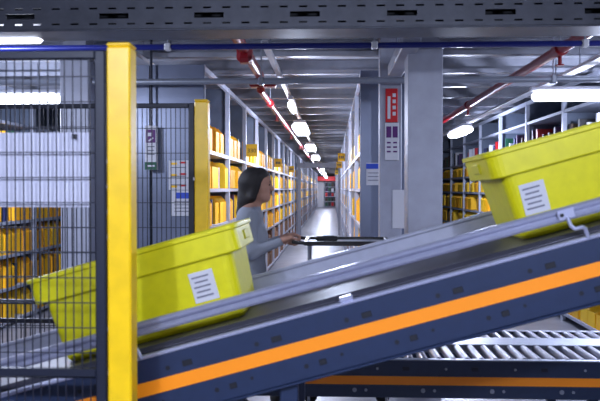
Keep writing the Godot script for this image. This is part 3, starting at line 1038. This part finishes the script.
func sheet(parent: Node, called: String, at: Vector3, s: Vector2, m: Material) -> MeshInstance3D:
	return part(called, box(Vector3(s.x, s.y, 0.004)), m, parent, at)

func signs():
	# hanging safety sign in front of the left rack end
	var t := thing("hanging_sign", "narrow white sign with purple pictogram and green footer", "sign", Vector3(-1.643, 1.92, -6.5))
	part("board", box(Vector3(0.11, 0.40, 0.05), 0.003), M.paper, t)
	sheet(t, "pictogram", Vector3(0, 0.105, 0.026), Vector2(0.085, 0.12), M.purple)
	var pg := sheet(t, "figure", Vector3(-0.01, 0.12, 0.029), Vector2(0.03, 0.03), M.paper)
	part("stroke", box(Vector3(0.05, 0.014, 0.003)), M.paper, pg, Vector3(0.012, -0.045, 0), Vector3(0, 0, 0.6))
	for k in 3:
		sheet(t, "text_line", Vector3(0, 0.01 - k * 0.035, 0.026), Vector2(0.07 - 0.012 * (k % 2), 0.010), M.ink)
	sheet(t, "footer", Vector3(0, -0.165, 0.026), Vector2(0.112, 0.07), M.green)
	sheet(t, "footer_text", Vector3(0, -0.165, 0.029), Vector2(0.07, 0.015), M.paper)
	part("pole", rod(Vector3(0, 0.2, 0), Vector3(0, 1.02, 0), 0.012, 8), M.fence, t)
	# two sheets on the rack end
	t = thing("notice", "white notice with yellow and red table on the left rack end", "notice", Vector3(-1.41, 1.673, -6.575))
	sheet(t, "paper", Vector3.ZERO, Vector2(0.185, 0.27), M.paper)
	for k in 3:
		sheet(t, "yellow_cell", Vector3(-0.045, 0.105 - k * 0.105, 0.003), Vector2(0.06, 0.02), M.sign_yellow)
		sheet(t, "red_cell", Vector3(0.04, 0.115 - k * 0.105, 0.003), Vector2(0.06, 0.018), M.sign_red)
		sheet(t, "text_line", Vector3(0, 0.07 - k * 0.08, 0.003), Vector2(0.14, 0.008), M.ink)
	t = thing("notice", "white notice with blue heading low on the left rack end", "notice", Vector3(-1.36, 1.415, -6.575))
	sheet(t, "paper", Vector3.ZERO, Vector2(0.235, 0.235), M.paper)
	sheet(t, "heading", Vector3(0.01, 0.07, 0.003), Vector2(0.17, 0.055), M.sign_blue)
	for k in 4:
		sheet(t, "text_line", Vector3(0, 0.015 - k * 0.03, 0.003), Vector2(0.18, 0.008), M.ink)
	# red and white signs on the column
	t = thing("column_sign", "red sign with white lettering at the top of the column", "sign", Vector3(0.532, 2.293, -6.485))
	part("board", box(Vector3(0.108, 0.30, 0.02), 0.003), M.sign_red, t)
	sheet(t, "pictogram", Vector3(-0.024, -0.02, 0.011), Vector2(0.026, 0.20), M.paper)
	for k in 4:
		sheet(t, "lettering", Vector3(0.022, 0.09 - k * 0.055, 0.011), Vector2(0.028, 0.032), M.paper)
	t = thing("column_sign", "white sign with purple pictograms below the red sign", "sign", Vector3(0.534, 1.97, -6.485))
	part("board", box(Vector3(0.122, 0.335, 0.02), 0.003), M.paper, t)
	for x: float in [-0.027, 0.029]:
		sheet(t, "pictogram", Vector3(x, 0.085, 0.011), Vector2(0.044, 0.10), M.purple)
		for k in 3:
			sheet(t, "text_line", Vector3(x, -0.01 - k * 0.04, 0.011), Vector2(0.034, 0.014), M.purple)
	t = thing("notice", "white notice with blue heading on the right rack end", "notice", Vector3(0.40, 1.69, -6.975))
	sheet(t, "paper", Vector3.ZERO, Vector2(0.14, 0.215), M.paper)
	sheet(t, "heading", Vector3(0, 0.075, 0.003), Vector2(0.14, 0.05), M.sign_blue)
	for k in 3:
		sheet(t, "text_line", Vector3(0, 0.01 - k * 0.035, 0.003), Vector2(0.11, 0.008), M.ink)
	t = thing("notice", "plain white sheet beside the broad column", "notice", Vector3(0.605, 1.365, -6.49))
	sheet(t, "paper", Vector3.ZERO, Vector2(0.125, 0.345), M.paper)

func cart(at: Vector3):
	var t := thing("picking_cart", "slim black-topped picking cart pushed by the person", "cart", at)
	part("handle", rod(Vector3(0, 1.195, -0.24), Vector3(0, 1.195, 0.24), 0.0125, 12), M.black, t)
	for s: float in [-1.0, 1.0]:
		part("handle_arm", rod(Vector3(0, 1.195, s * 0.235), Vector3(0.09, 1.185, s * 0.225), 0.012, 8), M.black, t)
	var st := mb()
	for s: float in [-1.0, 1.0]:
		bx(st, Vector3(0.36, 1.185, s * 0.225), Vector3(0.58, 0.03, 0.03), 0.006)
		bx(st, Vector3(0.36 + s * 0.28, 1.185, 0), Vector3(0.03, 0.03, 0.44), 0.006)
	part("tray_rim", st.commit(), M.black, t)
	part("tray", box(Vector3(0.54, 0.008, 0.42)), M.galv, t, Vector3(0.36, 1.178, 0))
	for sx: float in [0.1, 0.62]:
		for s: float in [-1.0, 1.0]:
			part("post", rod(Vector3(sx, 0.10, s * 0.2), Vector3(sx, 1.175, s * 0.2), 0.009, 8), M.conduit, t)
			part("caster", rod(Vector3(sx, 0.05, s * 0.2 - 0.015), Vector3(sx, 0.05, s * 0.2 + 0.015), 0.05, 14), M.black, t)
	part("lower_shelf", box(Vector3(0.56, 0.02, 0.42), 0.004), M.galv, t, Vector3(0.36, 0.25, 0))
	var b := thing("scanner", "small black hand scanner lying on the cart top", "scanner", at + Vector3(0.22, 1.183, -0.05))
	part("body", box(Vector3(0.16, 0.035, 0.07), 0.012), M.black, b, Vector3(0, 0.018, 0))
	part("screen", box(Vector3(0.08, 0.003, 0.05)), M.fence, b, Vector3(0.01, 0.036, 0))
